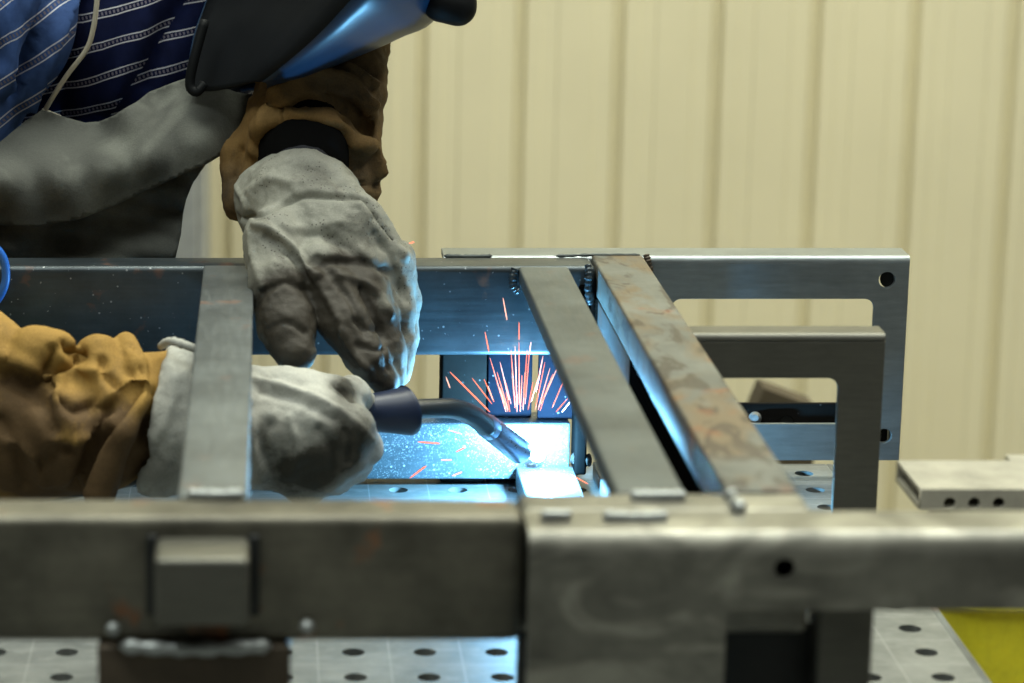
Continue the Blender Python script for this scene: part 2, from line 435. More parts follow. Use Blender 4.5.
def table():
    t = thing('welding_table', (-.2, 1.55, 0), 'steel welding table top drilled with a grid of round holes, under the workpiece', 'table')
    bm = bmesh.new(); X0, Y0, pit, r, n = .0095-.025, 1.768-.025, .05, .008, 24
    xr = range(-18, 10); yr = range(-18, 12); vm = {}
    def V(x, y, z):
        k = (round(x, 5), round(y, 5), round(z, 5))
        if k not in vm: vm[k] = bm.verts.new((x, y, z))
        return vm[k]
    for i in xr:
        for j in yr:
            cx, cy = X0+pit*(i+.5), Y0+pit*(j+.5); h = pit/2
            if j >= 11: continue
            cir = [(cx+r*math.cos(2*math.pi*k/n), cy+r*math.sin(2*math.pi*k/n)) for k in range(n)]
            for (k0, corner, k1) in ((0, (1, 1), 6), (6, (-1, 1), 12), (12, (-1, -1), 18), (18, (1, -1), 24)):
                a = {0: (1, 0), 6: (0, 1), 12: (-1, 0), 18: (0, -1)}[k0]; b = {0: (1, 0), 6: (0, 1), 12: (-1, 0), 18: (0, -1)}[k1 % 24]
                vs = [V(cx+a[0]*h, cy+a[1]*h, TZ), V(cx+corner[0]*h, cy+corner[1]*h, TZ), V(cx+b[0]*h, cy+b[1]*h, TZ)]
                vs += [V(*cir[k % n], TZ) for k in range(k1, k0-1, -1)]
                bm.faces.new(vs)
            for k in range(n):
                a, b = cir[k], cir[(k+1) % n]
                bm.faces.new((V(*a, TZ), V(*b, TZ), V(*b, TZ-.014), V(*a, TZ-.014)))
    xa, xb, ya, yb = X0-18*pit, X0+10*pit, Y0-18*pit, Y0+11*pit
    me = bpy.data.meshes.new('t'); bm.to_mesh(me); bm.free()
    bm = bmesh.new(); bm.from_mesh(me)
    top = link('table_top', bm, table_mat(), t)
    sk = bmesh.new()
    for a in ((xa, xb, ya-.006, ya, TZ-.1, TZ), (xa, xb, yb, yb+.006, TZ-.1, TZ), (xa-.006, xa, ya-.006, yb+.006, TZ-.1, TZ), (xb, xb+.006, ya-.006, yb+.006, TZ-.1, TZ)):
        box(sk, *a, bev=.0012, seg=2)
    link('side_skirt', sk, M['bar_soft'], t)
    for x in (xa+.05, xb-.05):
        for y in (ya+.05, yb-.05): link('leg', bx(x-.04, x+.04, y-.04, y+.04, .012, TZ-.1, bev=.004), M['black'], t)
    for x in (xa+.05, xb-.05):
        for y in (ya+.05, yb-.05): link('foot_plate', bx(x-.06, x+.06, y-.06, y+.06, 0, .012, bev=.002), M['bar_soft'], t)
table()

# ------------------------------------------------------------------ the welded workpiece
TOP = 1.047
fr = thing('steel_frame', (.1, 1.9, TZ), 'large welded steel frame of rails, cross bars and window-cut plates standing on drilled table', 'steel frame')
def bead(pts, r, parent, name='weld_or_shade_bead', mat='weld'):
    q = catmull(pts, 10); rad = [r*(.75+.35*abs(math.sin(i*.9))+random.uniform(-.1, .1)) for i in range(len(q))]
    rad[0] = rad[-1] = r*.3
    return link(name, sweep(bmesh.new(), q, rad, 10), M[mat], parent, 3.2)
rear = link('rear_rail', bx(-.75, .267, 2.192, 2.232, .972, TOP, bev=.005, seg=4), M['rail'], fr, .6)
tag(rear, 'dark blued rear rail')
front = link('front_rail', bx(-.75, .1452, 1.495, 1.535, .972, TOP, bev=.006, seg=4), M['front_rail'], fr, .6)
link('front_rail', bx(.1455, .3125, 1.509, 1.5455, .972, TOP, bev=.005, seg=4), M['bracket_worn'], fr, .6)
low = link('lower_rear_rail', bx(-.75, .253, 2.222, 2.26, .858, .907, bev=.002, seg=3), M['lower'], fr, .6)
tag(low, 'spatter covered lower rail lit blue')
b1 = link('cross_bar', bx(-.0525, -.0115, 1.535, 2.193, TOP-.013, TOP+.001, bev=.002, seg=3), M['bar_soft'], fr, .6)
b2 = link('cross_bar', bx(.204, .2445, 1.546, 2.192, TOP-.014, TOP, bev=.0022, seg=3), M['bar'], fr, .6)
b3 = link('cross_bar', bx(.268, .3105, 1.546, 2.234, TOP-.026, TOP+.001, bev=.0022, seg=3), M['bar_stained'], fr, .6)
tag(b3, 'cross bar stained tan and rust brown')
lc = link('lower_cross_bar', bx(.208, .256, 1.56, 2.221, .8505, .870, bev=.002), M['lower'], fr, .6)
link('flat_bar', bx(.276, .283, 1.56, 2.25, .8505, .866, bev=.001), M['bar_soft'], fr, .6)

def bracket(mat, X0, X1, Z0, Z1, D, depth, R, outer, holes, right=True, th=.005):
    bm = add_mesh(bmesh.new(), plate([outer]+holes, D, D+th))
    prof = []
    for k in range(9):
        a = math.pi/2*k/8; prof.append((D+R-R*math.cos(a), Z1-R+R*math.sin(a)))
    prof += [(D+depth, Z1), (D+depth, Z1-th)]
    r2 = max(R-th, .001)
    for k in range(8, -1, -1):
        a = math.pi/2*k/8; prof.append((D+R-r2*math.cos(a), Z1-R+r2*math.sin(a)))
    prism(bm, prof, X0, X1, 'x')
    if right: box(bm, X1-th, X1-.0002, D+.001, D+depth-.001, Z0, Z1-.002, bev=.0008, seg=2)
    return link('window_plate', bm, mat, fr, .5)
# rear plate: behind the rear rail, running out to the right
zr = TOP-.006
outer = [(.1457, zr), (.5325, zr), (.5325, .871), (.3035, .871), (.3035, 1.0), (.1457, 1.0)]
w1 = bracket(M['bracket'], .1457, .5325, .871, TOP, 2.2345, .034, .006, outer,
        [rrect(.336, .5045, .903, 1.0105, .008), circ(P(887, 280, 2.2345).x, P(887, 280, 2.2345).z, .0068), circ(P(884, 436, 2.2345).x, P(884, 436, 2.2345).z, .0062)])
tag(w1, 'blue grey rear plate with two rectangular openings and corner holes')
bk = add_mesh(bmesh.new(), plate([[(.30, .871), (.527, .871), (.527, .9145), (.30, .9145)], circ(P(786, 424, 2.262).x, P(786, 422, 2.262).z, .006)], 2.258, 2.263))
link('back_flange', bk, M['post'], w1)
link('hole_dark_disc', sweep(bmesh.new(), [P(786, 422, 2.266), P(786, 422, 2.28)], .0075, 16), M['black'], w1, .6)  # black disc added behind the hole so it shows dark
bm = sweep(bmesh.new(), [P(755, 418, 2.243), P(755, 418, 2.25), P(755, 418, 2.258)], [.003, .0055, .0055], 14); link('bolt', bm, M['weld'], w1)
# nearer plate
zr = TOP-.006
outer = [(.3095, zr), (.4505, zr), (.4505, .8505), (.3095, .8505)]
w2 = bracket(M['bracket_dark'], .3095, .4505, .8505, TOP, 1.952, .025, .005, outer, [rrect(.327, .4177, .885, 1.0135, .008)])
tag(w2, 'dark olive middle plate with rounded opening')
# front plate
zr = TOP-.014
outer = [(.1458, zr), (.60, zr), (.60, .8505), (.1458, .8505)]
w3 = bracket(M['bracket_worn'], .1458, .60, .8505, TOP, 1.464, .044, .014, outer,
        [rrect(.257, .55, .86, 1.002, .004), circ(.2885, 1.0265, .0058), circ(.167, 1.033, .0024)])
tag(w3, 'ground grey front plate with bolt hole')
M['matt'] = plain('dark hollow', (.002, .002, .002), 1, spec=0)  # near-black paint for shaded gaps and holes, also on the short post
for x, z, rr_ in ((.2885, 1.0265, .0066), (.167, 1.033, .003)):
    link('hole_dark_disc', sweep(bmesh.new(), [(x, 1.4693, z), (x, 1.480, z)], rr_, 18), M['matt'], w3, .6)  # dark discs added inside the bolt holes in place of shade
# posts
link('front_post', bx(.3185, .3505, 1.51, 1.542, .8505, 1.0, bev=.002), M['bracket_dark'], fr, .6)
link('post_web', bx(.2555, .3184, 1.53, 1.535, .8505, .9715, bev=.001), M['black'], fr, .6)
link('dark_gap_sheet', bx(.2685, .273, 1.56, 1.984, .871, TOP-.027, bev=.001), M['matt'], fr, .6)  # black sheet added for the dark gap, also stops arc light
link('gusset_plate', bx(.2685, .2735, 1.985, 2.185, .905, TOP-.027, bev=.001), M['bar_soft'], fr, .6)
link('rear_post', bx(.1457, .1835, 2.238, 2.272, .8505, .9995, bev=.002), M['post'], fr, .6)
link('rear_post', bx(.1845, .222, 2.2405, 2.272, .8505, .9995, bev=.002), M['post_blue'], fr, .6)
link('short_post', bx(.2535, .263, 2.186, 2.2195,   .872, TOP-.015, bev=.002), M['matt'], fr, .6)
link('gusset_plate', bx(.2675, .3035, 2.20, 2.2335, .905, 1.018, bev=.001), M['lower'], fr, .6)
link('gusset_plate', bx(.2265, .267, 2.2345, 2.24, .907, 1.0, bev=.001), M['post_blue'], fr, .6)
link('hole_dark_disc', sweep(bmesh.new(), [P(889, 279, 2.243), P(889, 279, 2.262)], .0075, 16), M['black'], w1, .6)  # black backing added to darken the corner hole
link('gap_filler', bx(.1455, .160, 1.509, 1.53, .8505, .9715, bev=.002), M['black'], fr, .6)  # black filler added to keep light out of the gap
pl = link('leg_plate', bx((100-268)*1.6/F, (290-268)*1.6/F, 1.49, 1.53, .8505, .9715, bev=.002), M['brown'], fr, .6)
# stub tube on the front rail
st = bmesh.new(); box(st, -.0635, -.0105, 1.452, 1.495,   .996, 1.036, bev=.004, seg=4)
sb = link('stub_tube', st, M['bracket_dark'], fr, .6)
for x in (-.066, -.008):
    link('weld_or_shade_bead', sweep(bmesh.new(), catmull([(x, 1.494, 1.037), (x, 1.492, 1.018), (x, 1.494, .99)], 8), .0035, 8), M['black'], sb, 3.2)  # black strips painting the shadowed gaps on both sides of the stub
bead([(-.085, 1.488, .9725), (-.045, 1.486, .971), (.002, 1.488, .9725)], .0042, pl)
for q in (P(113, 629, 1.488), P(307, 627, 1.488)):
    bm = bmesh.new(); bmesh.ops.create_icosphere(bm, subdivisions=3, radius=.0042, matrix=Matrix.Translation(q)); link('weld_dot', bm, M['weld'], front, 3.2)
# weld beads
bead([P(187, 494, 1.532), P(215, 495, 1.532), P(243, 494, 1.532)], .0035, b1)
bead([P(630, 496, 1.531), P(660, 496, 1.531), P(686, 496, 1.531)], .0035, b2)
bead([P(540, 515, 1.49), P(572, 515, 1.49)], .003, w3)
bead([P(602, 516, 1.49), P(640, 517, 1.49), P(668, 516, 1.49)], .003, w3)
bead([P(727, 490, 1.535), P(733, 500, 1.531), P(740, 508, 1.50)], .004, b3)
bead([P(516, 268, 2.188), P(513, 277, 2.186), P(514, 287, 2.186), P(520, 292, 2.186)], .0036, b2, mat='rail')
bead([P(588, 264, 2.19), P(589, 275, 2.186), P(588, 290, 2.186), P(591, 305, 2.186)], .003, b3, mat='rail')
bead([P(646, 254, 2.234), P(648, 262, 2.232), P(650, 272, 2.232)], .003, b3, mat='brown')
bead([P(444, 256, 2.233), P(470, 256.5, 2.233), P(492, 256, 2.233)], .0018, w1, mat='bar')
bead([P(556, 256, 2.233), P(590, 255, 2.233), P(640, 255, 2.233)], .0014, w1, mat='bar')
bead([P(573, 457, 2.20), P(580, 460, 2.195), P(590, 460, 2.19)], .005, low, mat='post')

# ------------------------------------------------------------------ things behind
M['cab'] = plain('light grey enamel', (.30, .31, .30), .6)
cab = thing('metal_cabinet', (-.62, 3.6, 0), 'grey metal cabinet standing behind the bent welder', 'cabinet')
link('body', bx(-1.1, (207-268)*3.66/F, 3.42, 3.82, .06, 1.52, bev=.006), M['cab'], cab)
for x0, x1 in ((-1.09, -.60), (-.59, -.09)):
    d = link('door', bx(x0, x1, 3.405, 3.42, .09, 1.49, bev=.003), M['cab'], cab)
    link('handle', bx(x1-.05 if x0 < -.7 else x0+.03, x1-.03 if x0 < -.7 else x0+.05, 3.385, 3.404, .75, .9, bev=.003), M['bar'], d)
link('plinth', bx(-1.08, -.1, 3.44, 3.8, 0, .06), M['black'], cab)
# beams on the yellow bin
M['concrete'] = plain('pale dusty steel', (.34, .325, .27), .8, 0, .2, 25)
M['yellow'] = leather('grimy yellow plastic', (.85, .76, .03), (.20, .26, .05), .5, 200, var=.1, spec=.4)
zt = .688
def beam(x0, y0, y1, z0, z1, label):
    me = plate([[(x0, z0), (1.35, z0), (1.35, z1), (x0, z1)]] + [circ(x0+.03+.025*k, (z0+z1)/2-.003, .006) for k in range(3)] + [circ(x0+.03+.025*k, (z0+z1)/2-.003, .006) for k in (8, 9, 14, 20)], y0, y0+.006)
    bm = add_mesh(bmesh.new(), me); box(bm, x0, 1.35, y0+.006, y1, z1-.005, z1); box(bm, x0, 1.35, y0+.006, y1, z0, z0+.005); box(bm, x0, 1.35, y1-.006, y1, z0+.005, z1-.005)
    return tag(link('steel_beam', bm, M['concrete']), label, 'beam')
beam(.665, 2.69, 2.80, zt, zt+.023, 'pale dusty hollow beam with small holes, nearer of two lying on yellow bin')
beam(.79, 2.803, 2.84, zt, zt+.018, 'plain greyish hollow beam lying on yellow bin behind the pale one')
beam(.70, 2.70, 2.80, .60, zt-.0005, 'lowest hollow beam, lying directly on the lid of the yellow bin')
yb = thing('storage_bin', (1.1, 2.85, 0), 'grimy yellow plastic bin on the floor beside the drilled table', 'bin')
bm = bmesh.new(); prism(bm, rrect(.70, 1.48, 2.69, 2.89, .05), 0, .5855, 'z'); link('bin_body', bm, M['yellow'], yb, .6)
bm = bmesh.new(); prism(bm, rrect(.69, 1.495, 2.68, 2.90, .055), .5856, .5995, 'z'); link('bin_lid', bm, M['yellow'], yb, .6)
# cardboard wedge seen through the plates
M['card'] = plain('brown board', (.075, .058, .035), .9)
bm = bmesh.new(); a = P(744, 409, 3.2); b = P(757, 378, 3.2); c = P(808, 397, 3.2); d = P(808, 425, 3.2)
prism(bm, [(b.x, b.z), (c.x, c.z), (c.x, .2), (c.x+.02, 0), (a.x-.02, 0), (a.x, a.z)], 3.15, 3.2, 'y')
o = link('wooden_board', bm, M['card']); tag(o, 'dark brown board with sloping top edge seen through the plate openings before cream wall', 'board')
# blue hose at the left edge
M['blue_hose'] = plain('blue rubber', (.02, .12, .42), .4)
q = catmull([P(-40, 262, 2.17), P(-12, 246, 2.165), P(2, 256, 2.165), P(6, 275, 2.165), P(2, 292, 2.165), P(-12, 315, 2.17), P(-30, 360, 2.19)], 8)
bm = sweep(bmesh.new(), q, .0035, 12); o = link('hose', bm, M['blue_hose'], None, 3.2); tag(o, 'thin blue rubber hose hanging over rear rail at left edge', 'hose')

# ------------------------------------------------------------------ welder
M['skin'] = plain('skin', (.42, .24, .17), .5)
M['trouser'] = plain('dark denim', (.012, .013, .018), .9)
M['shirt'] = stripes('navy striped cloth', 14, .0255, (.0028, .005, .024), True)  # darker base: shade on the chest is put into the cloth colour
M['shirt_lit'] = stripes('navy striped cloth on the lit sleeve', 33, .027, (.03, .06, .16))  # same shirt, light on this sleeve put into a paler base
M['apron'] = leather('grey split leather', (.125, .13, .115), (.05, .052, .048), .85, 800, var=.2, patch=11)
M['cord'] = plain('cream cord', (.50, .46, .36), .9)
M['glove'] = leather('grey work glove leather', (.265, .265, .225), (.036, .030, .021), .62, 900, mask='dirt_and_shade', var=.2, spec=.4, specks=.8)
M['glove2'] = leather('pale work glove leather', (.44, .44, .40), (.055, .052, .042), .75, 900, mask='dirt_and_shade', var=.12)
M['yellow_leather'] = leather('tan welding leather', (.32, .19, .048), (.10, .06, .026), .8, 700, mask='dirt_and_shade', var=.15)
M['brown_leather'] = leather('brown welding leather', (.21, .125, .042), (.07, .05, .028), .8, 700, mask='dirt_and_shade', var=.25)
M['void'] = plain('black sleeve hollow', (.004, .004, .004), 1, spec=.05)  # stands for the shade inside the sleeve
M['helmet'] = plain('helmet shell with arc blue', (.004, .022, .055), .38, 0, .1, 20, .5)  # the arc's blue light is mixed into the black shell colour
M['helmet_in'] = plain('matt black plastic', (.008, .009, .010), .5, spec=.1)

body_loc = (-.30, 2.78, 0)
pe = thing('person', body_loc, 'welder in striped shirt, leather apron, gauntlets and dark face shield bending over frame', 'person')
def pel(name, me, mat, parent=pe, **k): return link(name, me, mat, parent, 3.2)
# the body itself: one continuous surface
v = Vol(.04)
hip = np.array([-.30, 2.78, .96]); chest = np.array([-.14, 2.60, 1.30]); neck = np.array(P(215, -75, 2.52)); head = np.array(P(315, -105, 2.44))
v.cone(hip, .13, (-.27, 2.70, 1.12), .115); v.cone((-.27, 2.70, 1.12), .115, chest, .12); v.cone(chest, .11, neck, .055); v.cone(neck, .055, head, .085); v.cone(head, .088, head+np.array([.02, -.04, -.06]), .06)
for s in (-1, 1):
    hj = hip+np.array([s*.09, 0, -.04]); v.cone(hj, .09, (hip[0]+s*.11, 2.70, .52), .058); v.cone((hip[0]+s*.11, 2.70, .52), .056, (hip[0]+s*.12, 2.80, .10), .038)
    v.cone((hip[0]+s*.12, 2.81, .075), .04, (hip[0]+s*.13, 2.63, .045), .032)
shR = chest+np.array([-.19, .0, .07]); elR = np.array(P(-165, 175, 2.25)); miR = np.array(P(-75, 372, 2.07)); wrR = np.array(P(150, 428, 2.02))
shL = chest+np.array([.20, .0, .08]); elL = np.array(P(345, 20, 2.43)); wrL = np.array(P(300, 190, 2.19))
elL = np.array(P(332, 35, 2.40))
v.cone(chest, .09, shR, .06, k=.05); v.cone(shR, .056, elR, .044); v.cone(elR, .043, miR, .040); v.cone(miR, .040, wrR, .028)
v.cone(chest, .09, shL, .06, k=.05); v.cone(shL, .056, elL, .036); v.cone(elL, .036, wrL, .028)
bo = pel('body', v.mesh(.012), M['trouser']); bo.data.materials.append(M['shirt']); bo.data.materials.append(M['skin'])
for p_ in bo.data.polygons:
    c_ = np.array(p_.center)+np.array(body_loc)
    if np.linalg.norm(c_-head) < .125 or np.linalg.norm(c_-neck) < .075: p_.material_index = 2
    elif c_[2] > 1.04 and c_[1] > 2.30: p_.material_index = 1
# shirt
v = Vol(.03)
v.chain([(130, -60, 2.50, 120), (110, 60, 2.47, 118), (60, 160, 2.52, 95)]); v.chain([(230, -40, 2.48, 95), (170, 70, 2.47, 80)])
me = v.mesh(.006); rough_up(me, .006, 9, (1, 1, .6), 3)
sculpt(me, [([(75, 0), (60, 60), (62, 115)], 10, -10), ([(150, 0), (135, 50), (110, 100)], 9, 7), ([(185, 0), (165, 40), (150, 85)], 8, -7), ([(115, 10), (100, 60), (85, 110)], 6, 4)])
pel('shirt', me, M['shirt'])
v = Vol(.02)
v.chain([(0, -90, 2.42, 95), (-10, 20, 2.36, 80), (-70, 120, 2.33, 75), (-160, 160, 2.29, 70)])
me = v.mesh(.005)
sculpt(me, [([(72, -10), (52, 40), (26, 105)], 6, 13), ([(54, -10), (36, 40), (14, 90)], 6, -15), ([(30, -10), (14, 40), (4, 90)], 6, 12), ([(10, -10), (-2, 60)], 6, -10), ([(64, 0), (48, 50)], 3, -5), ([(42, 0), (30, 60), (20, 100)], 3.5, 5)])
rough_up(me, .004, 14, (1, 1, .5), 5); pel('shirt_sleeve', me, M['shirt_lit'])
# apron
M['knit'] = plain('black knit cap', (.015, .015, .018), .95)
v = Vol(.01); v.cone(head+np.array([0, .012, .012]), .098, head+np.array([-.01, .03, .03]), .094); pel('knit_cap', v.mesh(.006), M['knit'])
def bil(pts):
    """distance field through given (x, y, D) samples"""
    a = np.array(pts, float)
    def f(x, y):
        d2 = (a[:, 0]-x)**2+(a[:, 1]-y)**2+700; w_ = 1/d2**2; return float((w_*a[:, 2]).sum()/w_.sum())
    return f
up = bil([(0, 150, 2.31), (45, 115, 2.345), (95, 125, 2.345), (160, 88, 2.335), (200, 82, 2.325), (255, 97, 2.32), (266, 118, 2.31),
          (0, 178, 2.225), (60, 178, 2.225), (110, 170, 2.228), (150, 160, 2.236), (200, 142, 2.25), (0, 222, 2.256), (60, 222, 2.256), (117, 202, 2.256), (160, 184, 2.262), (205, 164, 2.27), (245, 138, 2.29), (30, 200, 2.236), (90, 195, 2.238), (130, 135, 2.28), (200, 115, 2.285), (60, 140, 2.29), (235, 130, 2.295)])
ap1 = [(-60, 165), (0, 143), (25, 122), (40, 111), (52, 113), (66, 119), (84, 124), (100, 123), (118, 115), (135, 104), (148, 93), (165, 86), (185, 79), (200, 79), (215, 86), (235, 93), (257, 95),
       (263, 104), (268, 118), (262, 128), (240, 143), (205, 164), (160, 184), (117, 203), (80, 218), (40, 226), (0, 224), (-60, 222)]
me = sheet(ap1, lambda x, y: up(x, y)+.0035*math.sin(x*.06+y*.03)+.002*math.sin(x*.13-y*.05))
ap = pel('apron', me, M['apron']); thick(ap, .0022, -1)
dn = bil([(0, 195, 2.29), (60, 195, 2.29), (117, 190, 2.29), (205, 158, 2.295), (180, 200, 2.285), (120, 225, 2.28), (60, 230, 2.276), (0, 230, 2.276), (172, 255, 2.275), (100, 260, 2.268), (0, 260, 2.268), (90, 400, 2.29), (0, 400, 2.29), (160, 330, 2.29)])
ap2 = [(-60, 190), (0, 190), (60, 190), (117, 184), (160, 170), (215, 146), (205, 166), (193, 182), (186, 198), (183, 215), (181, 235), (174, 262), (168, 300), (165, 420), (-60, 420)]
me = sheet(ap2, lambda x, y: dn(x, y)+.004*math.sin(x*.03+y*.10)+.003*math.sin(-x*.05+y*.2), 5)
lo_ = pel('apron_skirt', me, M['apron']); thick(lo_, .0022, -1)
# strap of the apron
bm = sweep(bmesh.new(), catmull([P(99, -40, 2.325), P(97, 0, 2.325), P(93, 30, 2.327), P(86, 50, 2.33), P(68, 74, 2.33), P(54, 95, 2.33), P(44, 112, 2.335)], 8), .0022, 10)
pel('apron_strap', bm, M['cord'])
bm = sweep(bmesh.new(), catmull([P(42, 110, 2.333), P(55, 115, 2.335), P(63, 119, 2.335)], 5), .0018, 8); pel('strap_knot', bm, M['cord'])

# upper arm sleeve, camera right
v = Vol(.014)
v.chain([(372, -70, 2.48, 58), (338, 40, 2.36, 46), (344, 92, 2.30, 42)])
v.chain([(318, 80, 2.32, 58), (300, 128, 2.27, 54)]); v.chain([(300, 128, 2.26, 52), (300, 178, 2.26, 64)], sq=1.2)
v.chain([(348, 130, 2.28, 34), (354, 186, 2.26, 27)]); v.chain([(250, 160, 2.27, 30), (243, 200, 2.25, 22)])
v.chain([(300, 196, 2.13, 40), (300, 300, 2.10, 60)], sub=True, k=.006)
v.chain([(302, 170, 2.20, 38), (304, 260, 2.20, 52)], sub=True, k=.006)
me = v.mesh(.0032)
sculpt(me, [([(275, 95), (310, 78), (345, 82), (370, 105)], 6, 11.2), ([(285, 112), (310, 100), (345, 105), (370, 130)], 5, -12.8), ([(262, 125), (300, 118), (335, 125), (360, 150)], 6, 11.2),
            ([(330, 95), (355, 110), (368, 135)], 4, -9.6), ([(320, 55), (355, 58), (380, 75)], 6, -9.6), ([(345, 70), (372, 85)], 5, 9.6), ([(345, 120), (372, 122)], 4, -11.2),
            ([(350, 140), (372, 150), (378, 175)], 5, 9.6), ([(352, 185), (380, 186)], 3, -8.0), ([(255, 150), (262, 120), (285, 100)], 6, 8.0), ([(240, 150), (232, 175)], 4, -8.0)])
rough_up(me, .0022, 60, (1, 1, 1.4), 9); dabs(me, 'dirt_and_shade', [(310, 130, 2.22, 35, -.4), (255, 135, 2.22, 20, -.6), (360, 90, 2.28, 45, .6), (362, 175, 2.25, 30, .7), (310, 75, 2.28, 40, .5), (232, 190, 2.25, 24, .8)])
pel('leather_sleeve', me, M['brown_leather'])
bm = bmesh.new(); sweep(bm, [P(303, 110, 2.27), P(303, 150, 2.235), P(305, 200, 2.215)], [PX(34, 2.2), PX(46, 2.2), PX(44, 2.2)], 20); pel('sleeve_void', bm, M['void'])  # black plug added as the dark inside of the sleeve opening

# upper glove
v = Vol(.007)
v.chain([(299, 212, 2.20, 58), (303, 216, 2.19, 60)], sq=1.55)
v.chain([(270, 196, 2.205, 35), (300, 188, 2.20, 34), (322, 192, 2.205, 34)], sq=1.1, k=.012)
v.chain([(303, 210, 2.18, 58), (330, 248, 2.155, 62)], sq=1.7, k=.012)
v.chain([(340, 250, 2.15, 58), (372, 274, 2.15, 44)], sq=1.7, k=.012)
v.chain([(276, 240, 2.14, 34), (279, 288, 2.11, 28), (286, 325, 2.09, 27), (294, 352, 2.075, 22)], sq=1.1, k=.010)
v.chain([(320, 270, 2.125, 32), (346, 325, 2.095, 25), (368, 358, 2.085, 21), (384, 382, 2.085, 15)], k=.005)
v.chain([(352, 268, 2.135, 32), (374, 318, 2.115, 24), (388, 352, 2.105, 18), (394, 378, 2.10, 13)], k=.005)
v.chain([(382, 268, 2.15, 30), (397, 308, 2.14, 19), (400, 345, 2.13, 15), (399, 374, 2.12, 12)], k=.005)
v.chain([(396, 258, 2.165, 20), (408, 300, 2.16, 12), (409, 338, 2.15, 9.5), (404, 372, 2.14, 8)], k=.004)
me = v.mesh(.0021); smooth_mesh(me, 2)
sculpt(me, [([(238, 218), (262, 213), (285, 203), (305, 196), (330, 196), (362, 198), (375, 218)], 3.0, -5.5),
            ([(255, 225), (275, 232), (300, 258), (318, 275)], 3.0, 6), ([(244, 222), (246, 205), (238, 190), (236, 175)], 3, 3), ([(372, 215), (386, 232), (392, 240)], 2.2, -4), ([(265, 238), (280, 245), (297, 262)], 3, -3.5), ([(250, 230), (252, 255), (262, 285)], 4, 3),
            ([(308, 268), (328, 300), (352, 345), (372, 380)], 3, 2.5), ([(312, 262), (345, 262), (385, 270), (402, 290)], 4, -4), ([(340, 275), (370, 285), (392, 312)], 4, 3),
            ([(318, 258), (350, 300), (365, 335)], 3.2, -3), ([(362, 290), (380, 330), (390, 370)], 3, -3.5), ([(330, 240), (345, 248), (365, 262)], 4, -2.5),
            ([(360, 205), (385, 235), (405, 255)], 4, 3), ([(375, 235), (392, 262), (405, 300)], 3.2, -3), ([(262, 292), (285, 283), (308, 290)], 3, -3), ([(268, 330), (285, 322), (305, 332)], 2.5, -2),
            ([(355, 320), (365, 330), (378, 332)], 2.5, -2.2), ([(358, 345), (372, 350), (384, 350)], 2.2, -2), ([(300, 170), (325, 172), (345, 190)], 5, -2.5), ([(250, 190), (270, 178), (290, 182)], 5, 2.5),
            ([(280, 225), (310, 228), (340, 222)], 5, 2), ([(340, 330), (352, 352), (372, 372)], 2.5, 2.5)])
rough_up(me, .0013, 70, (1, 1, 1), 21, 4); rough_up(me, .0005, 190, (1, 1, 1), 5, 2)
dabs(me, 'dirt_and_shade', [(285, 320, 2.07, 34, 1.1), (315, 295, 2.09, 22, .9), (345, 320, 2.07, 24, .6), (340, 285, 2.1, 20, .7), (370, 350, 2.07, 24, .7), (350, 300, 2.1, 22, .6), (290, 355, 2.06, 22, .9), (280, 290, 2.09, 22, .9), (350, 340, 2.07, 26, .8), (385, 385, 2.06, 20, 1.0), (330, 300, 2.1, 26, 1.0), (375, 285, 2.1, 26, .7), (398, 330, 2.1, 26, .9),
                  (312, 175, 2.16, 26, .28), (355, 262, 2.1, 22, .35), (365, 230, 2.12, 24, .2), (335, 272, 2.1, 18, .7), (350, 345, 2.05, 9, -.8), (375, 360, 2.06, 7, -.5), (385, 300, 2.1, 8, -.3)])
g1 = pel('left_glove', me, M['glove']); tag(g1, 'grey leather glove with dark grimy fingers')

# tan sleeve on the lower arm
v = Vol(.010)
v.chain([(-160, 180, 2.27, 62), (-85, 330, 2.11, 72), (-30, 405, 2.03, 80), (20, 420, 2.01, 80), (90, 425, 2.0, 70)]); v.chain([(90, 422, 2.0, 66), (172, 402, 2.0, 52)], k=.012)
v.chain([(34, 350, 1.98, 26), (56, 350, 1.975, 22)], k=.003); v.chain([(98, 358, 1.99, 24), (112, 395, 1.97, 26)], k=.003); v.chain([(126, 342, 2.0, 11), (136, 365, 1.975, 11), (146, 384, 1.965, 8)], k=.004)
v.chain([(0, 350, 1.99, 30), (-14, 335, 2.02, 28)], k=.003); v.chain([(60, 425, 1.96, 40), (75, 460, 1.965, 28)]); v.chain([(140, 398, 1.955, 12), (120, 430, 1.94, 16), (100, 490, 1.945, 18)], k=.006)
v.chain([(150, 430, 1.96, 14), (160, 455, 1.95, 18), (150, 500, 1.94, 14)], sub=True, k=.004)
v.chain([(124, 334, 1.975, 3.5), (124, 336, 1.99, 3.5)], sub=True, k=.002)
me = v.mesh(.0028)
sculpt(me, [([(0, 355), (25, 362), (48, 375), (58, 400)], 5, 7.0), ([(52, 350), (50, 370), (50, 385)], 4, -8.2), ([(66, 345), (72, 352), (80, 355)], 5, -9.4), ([(5, 380), (35, 395), (55, 430)], 6, -7.0),
            ([(60, 395), (75, 410), (92, 405)], 5, -7.0), ([(75, 440), (95, 430), (100, 405), (125, 385), (145, 384)], 4, 5.9), ([(138, 388), (115, 415), (95, 445), (75, 490)], 5, -10.5),
            ([(60, 380), (75, 372), (98, 372)], 5, 5.9), ([(102, 360), (106, 375), (118, 385)], 3.5, -7.0), ([(130, 345), (142, 372)], 1.8, -4.1), ([(10, 440), (35, 455), (45, 480)], 6, 5.9), ([(0, 420), (15, 450), (25, 485)], 5, -5.9), ([(40, 470), (55, 450), (70, 450)], 5, -5.9),
            ([(150, 352), (151, 375), (150, 398)], 2.5, -1.7)])
rough_up(me, .0016, 32, (1, 1, 1), 33, 4)
